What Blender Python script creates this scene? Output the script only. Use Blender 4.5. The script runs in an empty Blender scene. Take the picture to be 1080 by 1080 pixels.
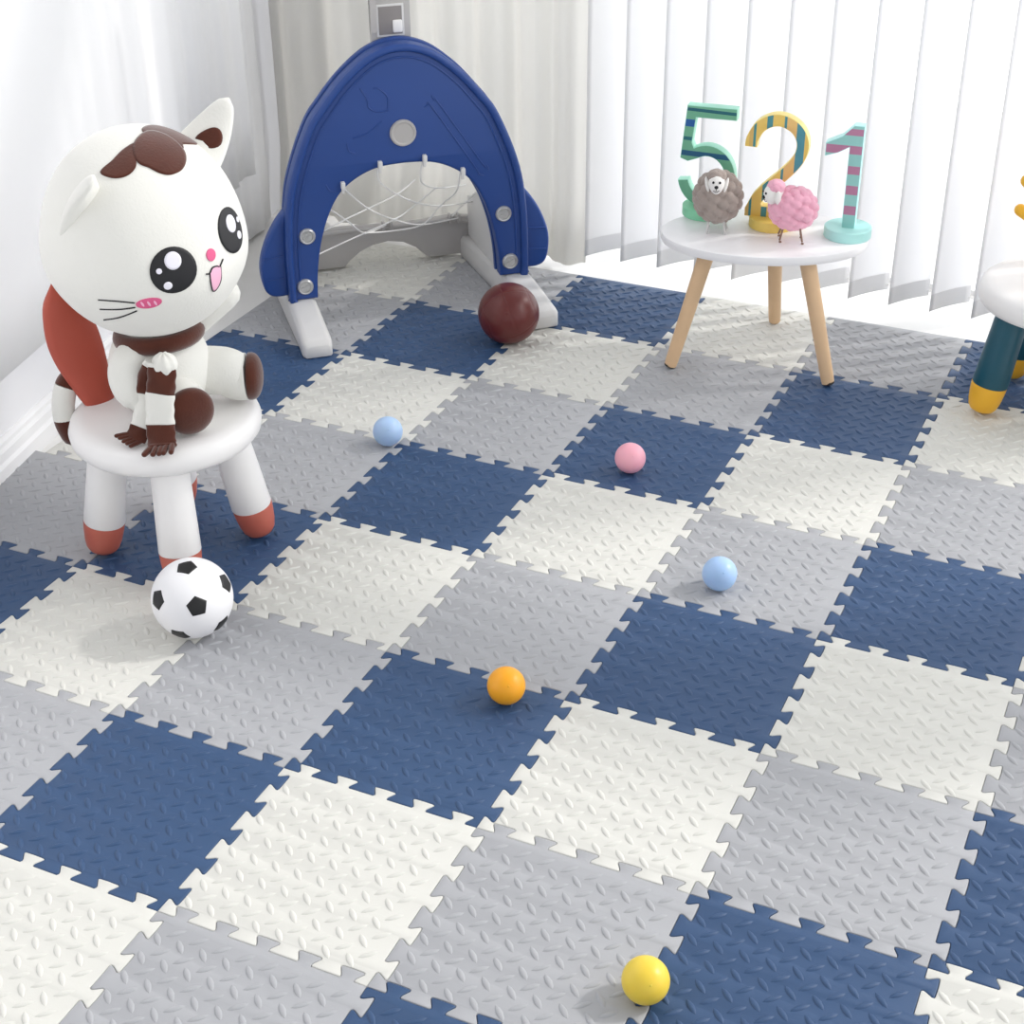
import bpy, bmesh, math, random
from mathutils import Vector as V, Matrix as M
from mathutils.geometry import tessellate_polygon
random.seed(7)
PI = math.pi
scene = bpy.context.scene
COL = scene.collection

# ------------------------------------------------------------------ camera
cam_d = bpy.data.cameras.new('camera')
cam = bpy.data.objects.new('camera', cam_d); COL.objects.link(cam)
cam_d.sensor_width = 36; cam_d.sensor_fit = 'HORIZONTAL'
cam_d.lens = 1669.09 / 1080 * 36
cam_d.clip_start = 0.02
cam.matrix_world = M(((.9092, -.2078, .3608, 1.0176), (.4162, .4748, -.7755, -1.1179),
                      (-.0101, .8552, .5182, 1.4535), (0, 0, 0, 1)))
scene.camera = cam

# ------------------------------------------------------------------ light
world = bpy.data.worlds.new('world'); scene.world = world
world.use_nodes = True
bg = world.node_tree.nodes['Background']
bg.inputs['Color'].default_value = (.96, .98, 1, 1)
bg.inputs['Strength'].default_value = 1.0
# bright daylight low around the room and on the window side (+y), dimmer overhead
wn_ = world.node_tree
w_tc = wn_.nodes.new('ShaderNodeTexCoord'); w_sp = wn_.nodes.new('ShaderNodeSeparateXYZ')
wn_.links.new(w_tc.outputs['Generated'], w_sp.inputs[0])
w_z = wn_.nodes.new('ShaderNodeMapRange'); w_z.inputs['From Min'].default_value = 0; w_z.inputs['From Max'].default_value = 1
w_z.inputs['To Min'].default_value = 1.22; w_z.inputs['To Max'].default_value = .40
w_y = wn_.nodes.new('ShaderNodeMapRange'); w_y.inputs['From Min'].default_value = -.8; w_y.inputs['From Max'].default_value = .8
w_y.inputs['To Min'].default_value = .72; w_y.inputs['To Max'].default_value = 1.9
w_m = wn_.nodes.new('ShaderNodeMath'); w_m.operation = 'MULTIPLY'
wn_.links.new(w_sp.outputs['Z'], w_z.inputs['Value']); wn_.links.new(w_sp.outputs['Y'], w_y.inputs['Value'])
wn_.links.new(w_z.outputs[0], w_m.inputs[0]); wn_.links.new(w_y.outputs[0], w_m.inputs[1])
wn_.links.new(w_m.outputs[0], bg.inputs['Strength'])
sun_d = bpy.data.lights.new('sun', 'SUN'); sun_d.energy = 1.35; sun_d.angle = math.radians(3)
sun_d.color = (1, .97, .93)
sun = bpy.data.objects.new('sun', sun_d); COL.objects.link(sun)
sun.rotation_euler = (V((-.62, -.48, -.62))).to_track_quat('-Z', 'Y').to_euler()
fill_d = bpy.data.lights.new('window_side_fill', 'AREA'); fill_d.shape = 'RECTANGLE'  # added soft fill lamp inside the room, brightens the table side
fill_d.size = 1.8; fill_d.size_y = 1.6; fill_d.energy = 22; fill_d.color = (1, .985, .96)
fill_o = bpy.data.objects.new('window_side_fill', fill_d); COL.objects.link(fill_o)
fill_o.location = (2.7, 1.95, 1.75)
fill_o.rotation_euler = (V((0.1, 1.45, 0.1)) - V(fill_o.location)).to_track_quat('-Z', 'Y').to_euler()
scene.view_settings.view_transform = 'Standard'
scene.view_settings.look = 'None'
scene.view_settings.exposure = 0.13
scene.view_settings.gamma = 1
scene.view_settings.use_curve_mapping = False


# ------------------------------------------------------------------ helpers
def lin(h):
    h = h.lstrip('#')
    c = [int(h[i:i + 2], 16) / 255 for i in (0, 2, 4)]
    return tuple(x / 12.92 if x <= .04045 else ((x + .055) / 1.055) ** 2.4 for x in c) + (1,)


def mat(name, color, rough=.5, spec=.5, sheen=0, metal=0, noise=0, nscale=60, bump=0, bscale=300, transl=0, coat=0, sss=0):
    m = bpy.data.materials.new(name); m.use_nodes = True
    nt = m.node_tree; b = nt.nodes['Principled BSDF']
    c = lin(color)
    b.inputs['Base Color'].default_value = c
    b.inputs['Roughness'].default_value = rough
    b.inputs['Specular IOR Level'].default_value = spec
    b.inputs['Metallic'].default_value = metal
    b.inputs['Sheen Weight'].default_value = sheen
    b.inputs['Coat Weight'].default_value = coat
    if sss:
        b.inputs['Subsurface Weight'].default_value = sss
        b.inputs['Subsurface Scale'].default_value = .02
    tc = nt.nodes.new('ShaderNodeTexCoord')
    if noise:
        n = nt.nodes.new('ShaderNodeTexNoise'); n.inputs['Scale'].default_value = nscale
        n.inputs['Detail'].default_value = 4
        nt.links.new(tc.outputs['Object'], n.inputs['Vector'])
        r = nt.nodes.new('ShaderNodeMapRange'); r.inputs['To Min'].default_value = 1 - noise; r.inputs['To Max'].default_value = 1 + noise
        nt.links.new(n.outputs['Fac'], r.inputs['Value'])
        h = nt.nodes.new('ShaderNodeHueSaturation'); h.inputs['Color'].default_value = c
        nt.links.new(r.outputs['Result'], h.inputs['Value'])
        nt.links.new(h.outputs['Color'], b.inputs['Base Color'])
    if bump:
        n = nt.nodes.new('ShaderNodeTexNoise'); n.inputs['Scale'].default_value = bscale
        n.inputs['Detail'].default_value = 3
        nt.links.new(tc.outputs['Object'], n.inputs['Vector'])
        bp = nt.nodes.new('ShaderNodeBump'); bp.inputs['Strength'].default_value = bump; bp.inputs['Distance'].default_value = .001
        nt.links.new(n.outputs['Fac'], bp.inputs['Height'])
        nt.links.new(bp.outputs['Normal'], b.inputs['Normal'])
    if transl:
        t = nt.nodes.new('ShaderNodeBsdfTranslucent'); t.inputs['Color'].default_value = c
        mx = nt.nodes.new('ShaderNodeMixShader'); mx.inputs['Fac'].default_value = transl
        out = nt.nodes['Material Output']
        nt.links.new(b.outputs[0], mx.inputs[1]); nt.links.new(t.outputs[0], mx.inputs[2])
        nt.links.new(mx.outputs[0], out.inputs['Surface'])
    return m


def stripes(name, base, bands, axis, lo, hi, rough=.45):
    """painted bands along one object axis: bands = [(start, colour), ...] with start in 0..1"""
    m = mat(name, base, rough)
    nt = m.node_tree; b = nt.nodes['Principled BSDF']
    tc = nt.nodes.new('ShaderNodeTexCoord'); sp = nt.nodes.new('ShaderNodeSeparateXYZ')
    nt.links.new(tc.outputs['Object'], sp.inputs[0])
    r = nt.nodes.new('ShaderNodeMapRange'); r.inputs['From Min'].default_value = lo; r.inputs['From Max'].default_value = hi
    if isinstance(axis, tuple):            # slanted: x + k*z
        mm = nt.nodes.new('ShaderNodeMath'); mm.operation = 'MULTIPLY_ADD'
        nt.links.new(sp.outputs['X'], mm.inputs[0]); mm.inputs[1].default_value = axis[0]
        nt.links.new(sp.outputs['Z'], mm.inputs[2]); nt.links.new(mm.outputs[0], r.inputs['Value'])
    else:
        nt.links.new(sp.outputs[axis], r.inputs['Value'])
    cr = nt.nodes.new('ShaderNodeValToRGB'); cr.color_ramp.interpolation = 'CONSTANT'
    e = cr.color_ramp.elements
    while len(e) > 1: e.remove(e[0])
    e[0].position = 0; e[0].color = lin(base)
    for p, c in bands:
        k = e.new(p); k.color = lin(c)
    nt.links.new(r.outputs['Result'], cr.inputs['Fac']); nt.links.new(cr.outputs['Color'], b.inputs['Base Color'])
    return m


def tag(o, label=None, cat=None, group=None, kind=None):
    if label: o['label'] = label
    if cat: o['category'] = cat
    if group: o['group'] = group
    if kind: o['kind'] = kind
    return o


def empty(name, loc, rz=0, label=None, cat=None, group=None):
    o = bpy.data.objects.new(name, None); COL.objects.link(o)
    o.empty_display_size = .05
    o.location = loc; o.rotation_euler = (0, 0, rz)
    return tag(o, label, cat, group)


def link(name, bm, mats, parent=None, smooth=True, sharp=35):
    me = bpy.data.meshes.new(name)
    bmesh.ops.recalc_face_normals(bm, faces=bm.faces[:])
    bm.to_mesh(me); bm.free()
    for m in (mats if isinstance(mats, (list, tuple)) else [mats]): me.materials.append(m)
    if smooth:
        for p in me.polygons: p.use_smooth = True
        fl = me.attributes.get('flat')
        if fl:
            for p in me.polygons:
                if fl.data[p.index].value: p.use_smooth = False
        if sharp and hasattr(me, 'set_sharp_from_angle'): me.set_sharp_from_angle(angle=math.radians(sharp))
    o = bpy.data.objects.new(name, me); COL.objects.link(o)
    if parent: o.parent = parent
    return o


def copy_tree(o, parent=None):
    c = o.copy(); COL.objects.link(c); c.parent = parent
    for ch in [x for x in COL.objects if x.parent == o]: copy_tree(ch, c)
    return c


def grid_faces(bm, rings, close=True, flip=False, cap0=False, cap1=False, mi=0):
    fs = []
    for a, b in zip(rings, rings[1:]):
        n = len(a)
        for i in range(n if close else n - 1):
            j = (i + 1) % n
            try: fs.append(bm.faces.new((a[i], a[j], b[j], b[i])))
            except ValueError: pass
    if cap0: fs.append(bm.faces.new(rings[0][::-1]))
    if cap1: fs.append(bm.faces.new(rings[-1]))
    for f in fs: f.material_index = mi
    return fs


def lathe(bm, prof, n=48, mx=None, mi=0):
    """prof: (r, z) list; poles with r = 0 close the shape"""
    mx = mx or M.Identity(4); rings = []
    for r, z in prof:
        if r < 1e-6: rings.append([bm.verts.new(mx @ V((0, 0, z)))])
        else: rings.append([bm.verts.new(mx @ V((r * math.cos(2 * PI * i / n), r * math.sin(2 * PI * i / n), z))) for i in range(n)])
    for a, b in zip(rings, rings[1:]):
        for i in range(n):
            j = (i + 1) % n
            if len(a) == 1 and len(b) == 1: continue
            if len(a) == 1: f = bm.faces.new((a[0], b[j], b[i]))
            elif len(b) == 1: f = bm.faces.new((a[i], a[j], b[0]))
            else: f = bm.faces.new((a[i], a[j], b[j], b[i]))
            f.material_index = mi
    return bm


def frames(pts):
    ts = []
    for i in range(len(pts)):
        a = pts[max(i - 1, 0)]; b = pts[min(i + 1, len(pts) - 1)]
        ts.append((b - a).normalized())
    up = V((0, 0, 1)) if abs(ts[0].z) < .9 else V((1, 0, 0))
    n = (up - ts[0] * up.dot(ts[0])).normalized(); out = []
    for t in ts:
        n = (n - t * n.dot(t)).normalized(); out.append((t, n, t.cross(n)))
    return out


def tube(bm, pts, rad, n=10, round_ends=True, flat=1.0, mi=0):
    pts = [V(p) for p in pts]
    if not isinstance(rad, (list, tuple)): rad = [rad] * len(pts)
    fr = frames(pts); P, Rr, F = [], [], []
    if round_ends:
        for k in (3, 2, 1):
            a = k * PI / 6.4
            P.append(pts[0] - fr[0][0] * rad[0] * math.sin(a)); Rr.append(rad[0] * math.cos(a)); F.append(fr[0])
    P += pts; Rr += rad; F += fr
    if round_ends:
        for k in (1, 2, 3):
            a = k * PI / 6.4
            P.append(pts[-1] + fr[-1][0] * rad[-1] * math.sin(a)); Rr.append(rad[-1] * math.cos(a)); F.append(fr[-1])
    rings = [[bm.verts.new(p + f[1] * r * flat * math.cos(2 * PI * i / n) + f[2] * r * math.sin(2 * PI * i / n)) for i in range(n)] for p, r, f in zip(P, Rr, F)]
    grid_faces(bm, rings, cap0=True, cap1=True, mi=mi)
    return bm


def spline(pts, k=8, closed=False):
    pts = [V(p) for p in pts]; n = len(pts); out = []
    rng = range(n) if closed else range(n - 1)
    for i in rng:
        g = (lambda j: pts[j % n]) if closed else (lambda j: pts[min(max(j, 0), n - 1)])
        p0, p1, p2, p3 = g(i - 1), g(i), g(i + 1), g(i + 2)
        for s in range(k):
            t = s / k
            out.append(.5 * ((2 * p1) + (p2 - p0) * t + (2 * p0 - 5 * p1 + 4 * p2 - p3) * t * t + (3 * p1 - p0 - 3 * p2 + p3) * t ** 3))
    if not closed: out.append(pts[-1])
    return out


def ellipsoid(bm, c, r, rot=None, nu=32, nv=20, mi=0, fn=None):
    rot = rot or M.Identity(3); c = V(c); rings = []
    for j in range(nv + 1):
        th = PI * j / nv
        if j in (0, nv): ds = [V((0, 0, math.cos(th)))]
        else: ds = [V((math.sin(th) * math.cos(2 * PI * i / nu), math.sin(th) * math.sin(2 * PI * i / nu), math.cos(th))) for i in range(nu)]
        row = []
        for d in ds:
            p = V((d.x * r[0], d.y * r[1], d.z * r[2]))
            if fn: p = fn(p, d)
            row.append(bm.verts.new(c + rot @ p))
        rings.append(row)
    for a, b in zip(rings, rings[1:]):
        for i in range(nu):
            j = (i + 1) % nu
            if len(a) == 1: f = bm.faces.new((a[0], b[i], b[j]))
            elif len(b) == 1: f = bm.faces.new((a[i], b[0], a[j]))
            else: f = bm.faces.new((a[i], b[i], b[j], a[j]))
            f.material_index = mi
    return bm


def box(bm, c, s, mx=None, bev=0, mi=0):
    mx = mx or M.Identity(4)
    vs = [bm.verts.new(V((c[0] + x * s[0] / 2, c[1] + y * s[1] / 2, c[2] + z * s[2] / 2))) for x in (-1, 1) for y in (-1, 1) for z in (-1, 1)]
    fs = [bm.faces.new([vs[i] for i in q]) for q in ((0, 1, 3, 2), (4, 6, 7, 5), (0, 4, 5, 1), (2, 3, 7, 6), (0, 2, 6, 4), (1, 5, 7, 3))]
    for f in fs: f.material_index = mi
    geo = vs
    if bev:
        es = list({e for f in fs for e in f.edges})
        rr = bmesh.ops.bevel(bm, geom=es, offset=bev, segments=3, affect='EDGES', profile=.5)
        geo = list({v for v in vs if v.is_valid} | set(rr['verts']) | {v for f in rr['faces'] for v in f.verts})
        for f in rr['faces']: f.material_index = mi
    for v in geo: v.co = mx @ v.co
    return bm


def cap(bm, ring, mi=0):
    lay = bm.faces.layers.int.get('flat') or bm.faces.layers.int.new('flat')
    for t in tessellate_polygon([[v.co.copy() for v in ring]]):
        if len({*t}) == 3:
            try:
                f = bm.faces.new([ring[i] for i in t]); f.material_index = mi; f[lay] = 1
            except ValueError: pass


def plate(bm, outline, y0, y1, bev=.002, mi=0, side_mi=None, seg=2):
    """extrude an (x, z) outline along y; bevel both faces"""
    n = len(outline)
    area = sum(outline[i][0] * outline[(i + 1) % n][1] - outline[(i + 1) % n][0] * outline[i][1] for i in range(n)) / 2
    if area < 0: outline = outline[::-1]

    def inset(d):
        out = []
        for i in range(n):
            p0, p, p1 = V(outline[i - 1]), V(outline[i]), V(outline[(i + 1) % n])
            e0 = (p - p0).normalized(); e1 = (p1 - p).normalized()
            n0 = V((-e0.y, e0.x)); n1 = V((-e1.y, e1.x)); m = n0 + n1
            m = m.normalized() if m.length > 1e-6 else n0
            k = 1 / max(m.dot(n0), .5)
            out.append(p + m * d * k)
        return out
    levels = []
    for k in range(seg + 1):
        a = k / seg * PI / 2
        levels.append((bev * (1 - math.sin(a)), y0 + bev * (1 - math.cos(a))))
    for k in range(seg + 1):
        a = k / seg * PI / 2
        levels.append((bev * (1 - math.cos(a)), y1 - bev * (1 - math.sin(a))))
    rings = []
    for d, y in levels:
        rings.append([bm.verts.new((p.x, y, p.y)) for p in inset(d)])
    grid_faces(bm, rings, mi=mi if side_mi is None else side_mi)
    cap(bm, rings[0], mi); cap(bm, rings[-1], mi)
    return bm


# ------------------------------------------------------------------ materials
m_navy = mat('navy_foam', '#334f75', .5, .45, noise=.05, nscale=9, bump=.25, bscale=700)
m_grey = mat('grey_foam', '#abacb0', .55, .4, noise=.03, nscale=9, bump=.25, bscale=700)
m_white = mat('white_foam', '#d8d7d1', .55, .4, noise=.02, nscale=9, bump=.25, bscale=700)
m_wall = mat('glossy_white_wall', '#f2f2f5', .3, .5, noise=.015, nscale=3)
m_base = mat('white_skirting', '#f4f4f5', .4)
m_floor = mat('pale_floor_tile', '#f3f2f0', .2, .5, noise=.04, nscale=14)
m_curtain = mat('sheer_curtain', '#f3f2ef', .8, .1, transl=.5)
m_curtain2 = mat('grey_white_curtain', '#f2f2f4', .85, .1)
m_curtain3 = mat('white_curtain', '#fafafb', .85, .1)
m_blind = mat('blind_fabric', '#fcfcfd', .8, .1, transl=.7)
m_hem = mat('blind_hem', '#efeff0', .8, .1, transl=.3)
m_plastic = mat('white_plastic', '#f2f0ef', .35, .4)
m_terra = mat('terracotta_plastic', '#b3503f', .42, .4)
m_plush = mat('cream_plush', '#e6e5df', .9, .15, sheen=.3, bump=.5, bscale=260)
m_brown = mat('brown_plush', '#502619', .85, .15, sheen=.5, noise=.25, nscale=40, bump=.5, bscale=260)
m_black = mat('black_thread', '#15151a', .6)
m_wdot = mat('white_thread', '#eceaf4', .6)
m_pinkt = mat('pink_thread', '#dd5f8c', .7)
m_pinkl = mat('light_pink_thread', '#f3b9d3', .7)
m_blue = mat('blue_plastic', '#25478c', .38, .45, noise=.03, nscale=5)
m_gplast = mat('grey_plastic', '#b9b6b4', .45, .4)
m_lplast = mat('light_grey_plastic', '#dddcdb', .4, .4)
m_dgrey = mat('dark_grey_plastic', '#8b8685', .5)
m_rope = mat('white_rope', '#f2f1ef', .8)
m_steel = mat('screw_metal', '#c4c4c4', .35, metal=.6)
m_wood = mat('beech_wood', '#e2bf98', .45, .4, noise=.07, nscale=25)
m_table = mat('white_lacquer', '#f5f4f6', .3, .4)
m_rubber = mat('black_rubber', '#2b2826', .7)
m_teal = mat('teal_plastic', '#104e60', .4)
m_yellow = mat('yellow_plastic', '#eeb32c', .4)
m_soccer = mat('soccer_white', '#f4f3f5', .4)
m_sblack = mat('soccer_black', '#141416', .45)
m_basket = mat('maroon_rubber', '#5f221f', .3, .5, noise=.08, nscale=20, bump=.2, bscale=900)
m_gwool = mat('grey_wool', '#a79a93', .95, .1, sheen=.3, noise=.12, nscale=70, bump=.9, bscale=400)
m_pwool = mat('pink_wool', '#f2b3c8', .95, .1, sheen=.4, noise=.06, nscale=70, bump=.9, bscale=400)
m_felt = mat('white_felt', '#f4f1ee', .9, .1)
m_wire = mat('brown_wire', '#8a6d5e', .5)
m_swire = mat('silver_wire', '#d5d3d2', .4)

# ------------------------------------------------------------------ room
FZ = -.012        # bare floor level; mat tops are at z = 0
bm = bmesh.new(); box(bm, (.6, 1.0, FZ - .02), (5.0, 5.6, .04))
tag(link('floor', bm, m_floor, smooth=False), kind='structure')


def wall_x(y): return -.93 - .196 * (y - .834)


wang = math.atan2(.196, 1)
# left wall: a slab turned 11 degrees
mxw = M.Translation(V((wall_x(.834), .834, 0))) @ M.Rotation(wang, 4, 'Z')
bm = bmesh.new(); box(bm, (-.05, .0, 1.2 + FZ), (.1, 3.6, 2.4), mxw)
tag(link('wall_left', bm, m_wall, smooth=False), kind='structure')
# two stepped skirting mouldings
bm = bmesh.new()
prof = [(0, FZ), (.022, FZ), (.022, .022), (.016, .028), (.016, .045), (.010, .050), (.010, .058), (.004, .064), (0, .064)]
r0 = [bm.verts.new(mxw @ V((x, -1.6, z))) for x, z in prof]; r1 = [bm.verts.new(mxw @ V((x, .45, z))) for x, z in prof]
grid_faces(bm, [r0, r1], cap0=True, cap1=True)
tag(link('baseboard_left', bm, m_base, smooth=False), kind='structure')
# window wall: opening behind the blinds, widened behind the curtain to backlight it
bm = bmesh.new()
box(bm, (-1.23, 2.42, 1.2 + FZ), (.5, .1, 2.4))
box(bm, (2.85, 2.42, 1.2 + FZ), (.5, .1, 2.4)); box(bm, (.81, 2.42, 2.3), (3.58, .1, .22))
tag(link('wall_back', bm, m_wall, smooth=False), kind='structure')
# balcony door frame behind the blinds
bm = bmesh.new()
for x in (-.955, -.1, .8, 1.7, 2.575): box(bm, (x, 2.40, 1.09), (.05, .05, 2.2))
box(bm, (.81, 2.40, 2.165), (3.58, .05, .05)); box(bm, (.81, 2.40, FZ + .006), (3.58, .06, .012))
w1 = tag(link('window_1', bm, m_base, smooth=False), kind='structure')


def cloth(name, x_of, z0, z1, L, amp, freq, m, label, cat, hem=0, seed=0, th=.0015, group=None, fade=0):
    """hanging folds along a path x_of(s)->(point, normal)"""
    rnd = random.Random(seed); ph = [rnd.uniform(0, 6.3) for _ in range(4)]
    ns, nz = int(L * 260), 14; rows = []
    bm = bmesh.new()
    for k in range(nz + 1):
        t = k / nz; z = z0 + (z1 - z0) * t; row = []
        for i in range(ns + 1):
            s = i / ns * L
            a = amp * (1 - .25 * t) * min(1, max(.02, (s - fade) / .3) if fade else 1)
            w = s * freq + .35 * math.sin(s * freq * .31 + ph[0]) * 2
            o = a * (math.sin(w * 6.283 + ph[1]) + .35 * math.sin(w * 14.1 + ph[2] + t) + .3 * math.sin(w * 2.7 + ph[3] + .8 * t))
            p, n = x_of(s)
            q = p + n * (o + hem * max(0, 1 - t * 10) ** 2)
            row.append(bm.verts.new((q.x, q.y, z)))
        rows.append(row)
    grid_faces(bm, rows, close=False)
    o = link(name, bm, m, sharp=0)
    md = o.modifiers.new('thickness', 'SOLIDIFY'); md.thickness = th
    return tag(o, label, cat, group)


wd = V((-math.sin(wang), math.cos(wang), 0)); wn = V((math.cos(wang), math.sin(wang), 0))
ws = V((wall_x(.75), .75, 0))  # flat stretch added over bare wall, keeps the curtain-end shade out of view
cloth('curtain', lambda s: (ws + wd * s + wn * (.008 + .030 * min(1, max(0, s - .6) / .4)), wn), .17, 2.25, 1.26, .007, 9, m_curtain3,
      'white sheer curtain, smooth stretch added over left wall behind the plush cat, hem above skirting', 'curtain', seed=3, fade=.55)
ws2 = V((wall_x(1.78), 1.78, 0))
cloth('curtain', lambda s: (ws2 + wd * s + wn * .022, wn), 0.0, 2.25, .36, .006, 8, m_curtain2,
      'long pale grey curtain in the room corner left of the blue goal', 'curtain', seed=5)
cloth('curtain', lambda s: (V((-1.17 + s, 2.2, 0)) + V((0, .02 * math.sin(s * 5), 0)), V((0, -1, 0))), 0.003, 2.25, .86, .014, 9, m_curtain,
      'full-length off-white curtain hanging behind the blue goal', 'curtain', hem=.03, seed=11)

# ------------------------------------------------------------------ vertical blinds
bx, by = math.cos(math.radians(52)), math.sin(math.radians(52))
names = {}
rail = bmesh.new(); box(rail, (.72, 2.12, 2.22), (2.1, .05, .04), bev=.004)
blinds = empty('vertical_blinds', (.72, 2.13, 0), 0, 'white vertical blinds of overlapping angled slats along the window', 'blinds')
o = link('head_rail', rail, m_base, blinds); o.location = (-.72, -2.13, 0)


def slat_bm():
    bm = bmesh.new(); hw = .0555; rows = []
    for z in (.055, .0575, .092, .0935, .8, 1.5, 2.2):
        row = []
        for k in range(9):
            u = -1 + k / 4
            row.append(bm.verts.new((u * hw * bx - (1 - u * u) * .005 * by, u * hw * by + (1 - u * u) * .005 * bx, z)))
        rows.append(row)
    for f in grid_faces(bm, rows[:4], close=False): f.material_index = 1
    bm2 = rows[3:]
    grid_faces(bm, bm2, close=False)
    return bm


first = None
n_sl = 21
ordn = ['first', 'second', 'third', 'fourth', 'fifth', 'sixth', 'seventh', 'eighth', 'ninth', 'tenth', 'eleventh', 'twelfth', 'thirteenth',
        'fourteenth', 'fifteenth', 'sixteenth', 'seventeenth', 'eighteenth', 'nineteenth', 'twentieth', 'twenty-first']
for i in range(n_sl):
    if first is None:
        first = link('blind_slat', slat_bm(), [m_blind, m_hem], sharp=0); o = first
        md = o.modifiers.new('thickness', 'SOLIDIFY'); md.thickness = .0012
        chain = bmesh.new()
        for s in (1,):
            tube(chain, [(s * .052 * bx, s * .052 * by, .066), (s * .052 * bx + .044, s * .052 * by - .001, .060), (s * .052 * bx + .0885, s * .052 * by, .066)], .0011, 6)
        ch = link('bead_chain', chain, m_base, first)
    else:
        o = copy_tree(first)
    o.parent = blinds
    o.location = (-.245 + i * .0885 - .72, 0, 0)

# ------------------------------------------------------------------ puzzle mat
T = .3; TD = .0175


def edge_pts(L=T, border=False):
    """(s, offset) along an edge with five dovetail teeth"""
    if border: return [(0, 0)]
    out = [(0, 0)]
    for k in range(5):
        c = .0345 + .0595 * k
        for ds, o in ((-.0108, 0), (-.0094, .0022), (-.0100, .005), (-.0160, .0145), (-.0158, .0168), (-.013, TD), (0, TD + .0004), (.013, TD), (.0158, .0168), (.0160, .0145), (.0100, .005), (.0094, .0022), (.0108, 0)):
            out.append((c + ds, o))
    return out


def tile_bm(flags, x0=0.0):
    """flags: (left, right, bottom, top) True = straight border edge"""
    L, Rt, B, Tp = flags
    o = []
    for s, d in edge_pts(border=B): o.append((s if s > 0 else x0, d))
    for s, d in edge_pts(border=Rt): o.append((T + d, s))
    for s, d in edge_pts(border=Tp)[1:][::-1] if not Tp else []: o.append((s, T + d))
    if True:
        seq = [(T, T)] + ([(s, T + d) for s, d in edge_pts()[1:][::-1]] if not Tp else [])
        o = [q for q in o if not (q[1] >= T - 1e-9)] + seq
        o.append((x0, T))
    if not L: o += [(d, s) for s, d in edge_pts()[1:][::-1]]
    bm = bmesh.new(); n = len(o)

    def inset(dd):
        r = []
        for i in range(n):
            p0, p, p1 = V(o[i - 1]), V(o[i]), V(o[(i + 1) % n])
            e0 = (p - p0).normalized(); e1 = (p1 - p).normalized()
            m = V((-e0.y, e0.x)) + V((-e1.y, e1.x)); m = m.normalized() if m.length > 1e-6 else V((-e0.y, e0.x))
            r.append(p + m * dd)
        return r
    rings = [[bm.verts.new((p.x, p.y, z)) for p in inset(d)] for d, z in ((.0003, -.0115), (.0003, -.0018), (.0007, -.0005), (.0017, 0))]
    grid_faces(bm, rings)
    cap(bm, rings[-1], 0); cap(bm, rings[0], 0)
    # raised lens-shaped tread bumps, alternating diagonals
    S = T / 9
    cand = []
    for i in range(-2, 12):
        for j in range(0, 12):
            cand.append(((i + .33) * S, (j + .33) * S, PI / 4)); cand.append(((i + .83) * S, (j + .83) * S, 3 * PI / 4))
    for x, y, ang in cand:
        for _ in (0,):
            if x > T - .008 or y > T - .008: continue
            if not L and x < .0245: continue
            if L and x < x0 + .01: continue
            if not B and y < .0245: continue
            ca, sa = math.cos(ang), math.sin(ang)
            hl, hw = (.0142, .0041) if ang < 1 else (.0132, .0046); rg = []
            for sc, z in ((1, -.0002), (.8, .0010), (.45, .0019)):
                rg.append([bm.verts.new((x + (a * ca - b * sa) * sc, y + (a * sa + b * ca) * sc, z)) for a, b in
                           ((hl, 0), (hl * .6, hw * .72), (0, hw), (-hl * .6, hw * .72), (-hl, 0), (-hl * .6, -hw * .72), (0, -hw), (hl * .6, -hw * .72))])
            grid_faces(bm, rg, cap1=True)
    return bm


tile_lab = {
    (1, 0): 'navy blue foam tile with the orange ball resting near its right corner',
    (4, 1): 'navy blue foam tile',
    (3, -2): 'grey foam tile under the pale blue ball, left of the pink ball',
    (3, 1): 'grey foam tile carrying the pale blue ball on the right',
    (1, -1): 'grey foam tile with the soccer ball resting at its upper left edge',
    (5, -2): 'navy blue foam tile in front of the goal, left of the maroon ball',
}
colname = {0: 'white', 1: 'navy blue', 2: 'grey'}
cmat = {0: m_white, 1: m_navy, 2: m_grey}
Rm = ((.9092, .4162, -.0101), (.2078, -.4748, -.8552), (-.3608, .7755, -.5182)); Cc = V((1.0176, -1.1179, 1.4535))


def in_view(x, y, mrg=330):
    d = V((x, y, 0)) - Cc
    q = [sum(a * b for a, b in zip(r, d)) for r in Rm]
    u, v = 540 + 1669 * q[0] / q[2], 540 + 1669 * q[1] / q[2]
    return -mrg < u < 1080 + mrg and -mrg < v < 1080 + mrg


cache = {}
for a in range(-2, 7):
    for b in range(-3, 8):
        if not any(in_view((b + s) * T, (a + t) * T, 0) for s in (0, .5, 1) for t in (0, .5, 1)): continue
        c = (a - b) % 3
        left = b == -3
        x0 = 0.0
        if left: x0 = {2: -.025, 1: -.0}.get(a, 0.0) if a == 2 else 0.0
        flags = (left, False, False, a == 6)
        key = (flags, c, x0)
        if key not in cache:
            base = (flags, x0)
            if base in cache:
                me = cache[base].copy(); me.materials.clear(); me.materials.append(cmat[c])
            else:
                o = link('foam_tile', tile_bm(flags, x0), cmat[c], sharp=60); me = o.data; cache[base] = me
                bpy.data.objects.remove(o)
            cache[key] = me
        o = bpy.data.objects.new('foam_tile', cache[key]); COL.objects.link(o)
        o.location = (b * T, a * T, 0)
        row = 7 - a; colno = b + 4
        lab = tile_lab.get((a, b)) if (a, b) != (4, 1) else None
        if not lab:
            lab = f'{colname[c]} foam tile, {ordn[row - 1]} row from the blinds, {ordn[colno - 1]} from the left wall'
        tag(o, lab, 'foam tile', 'interlocking foam floor tiles')


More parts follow.
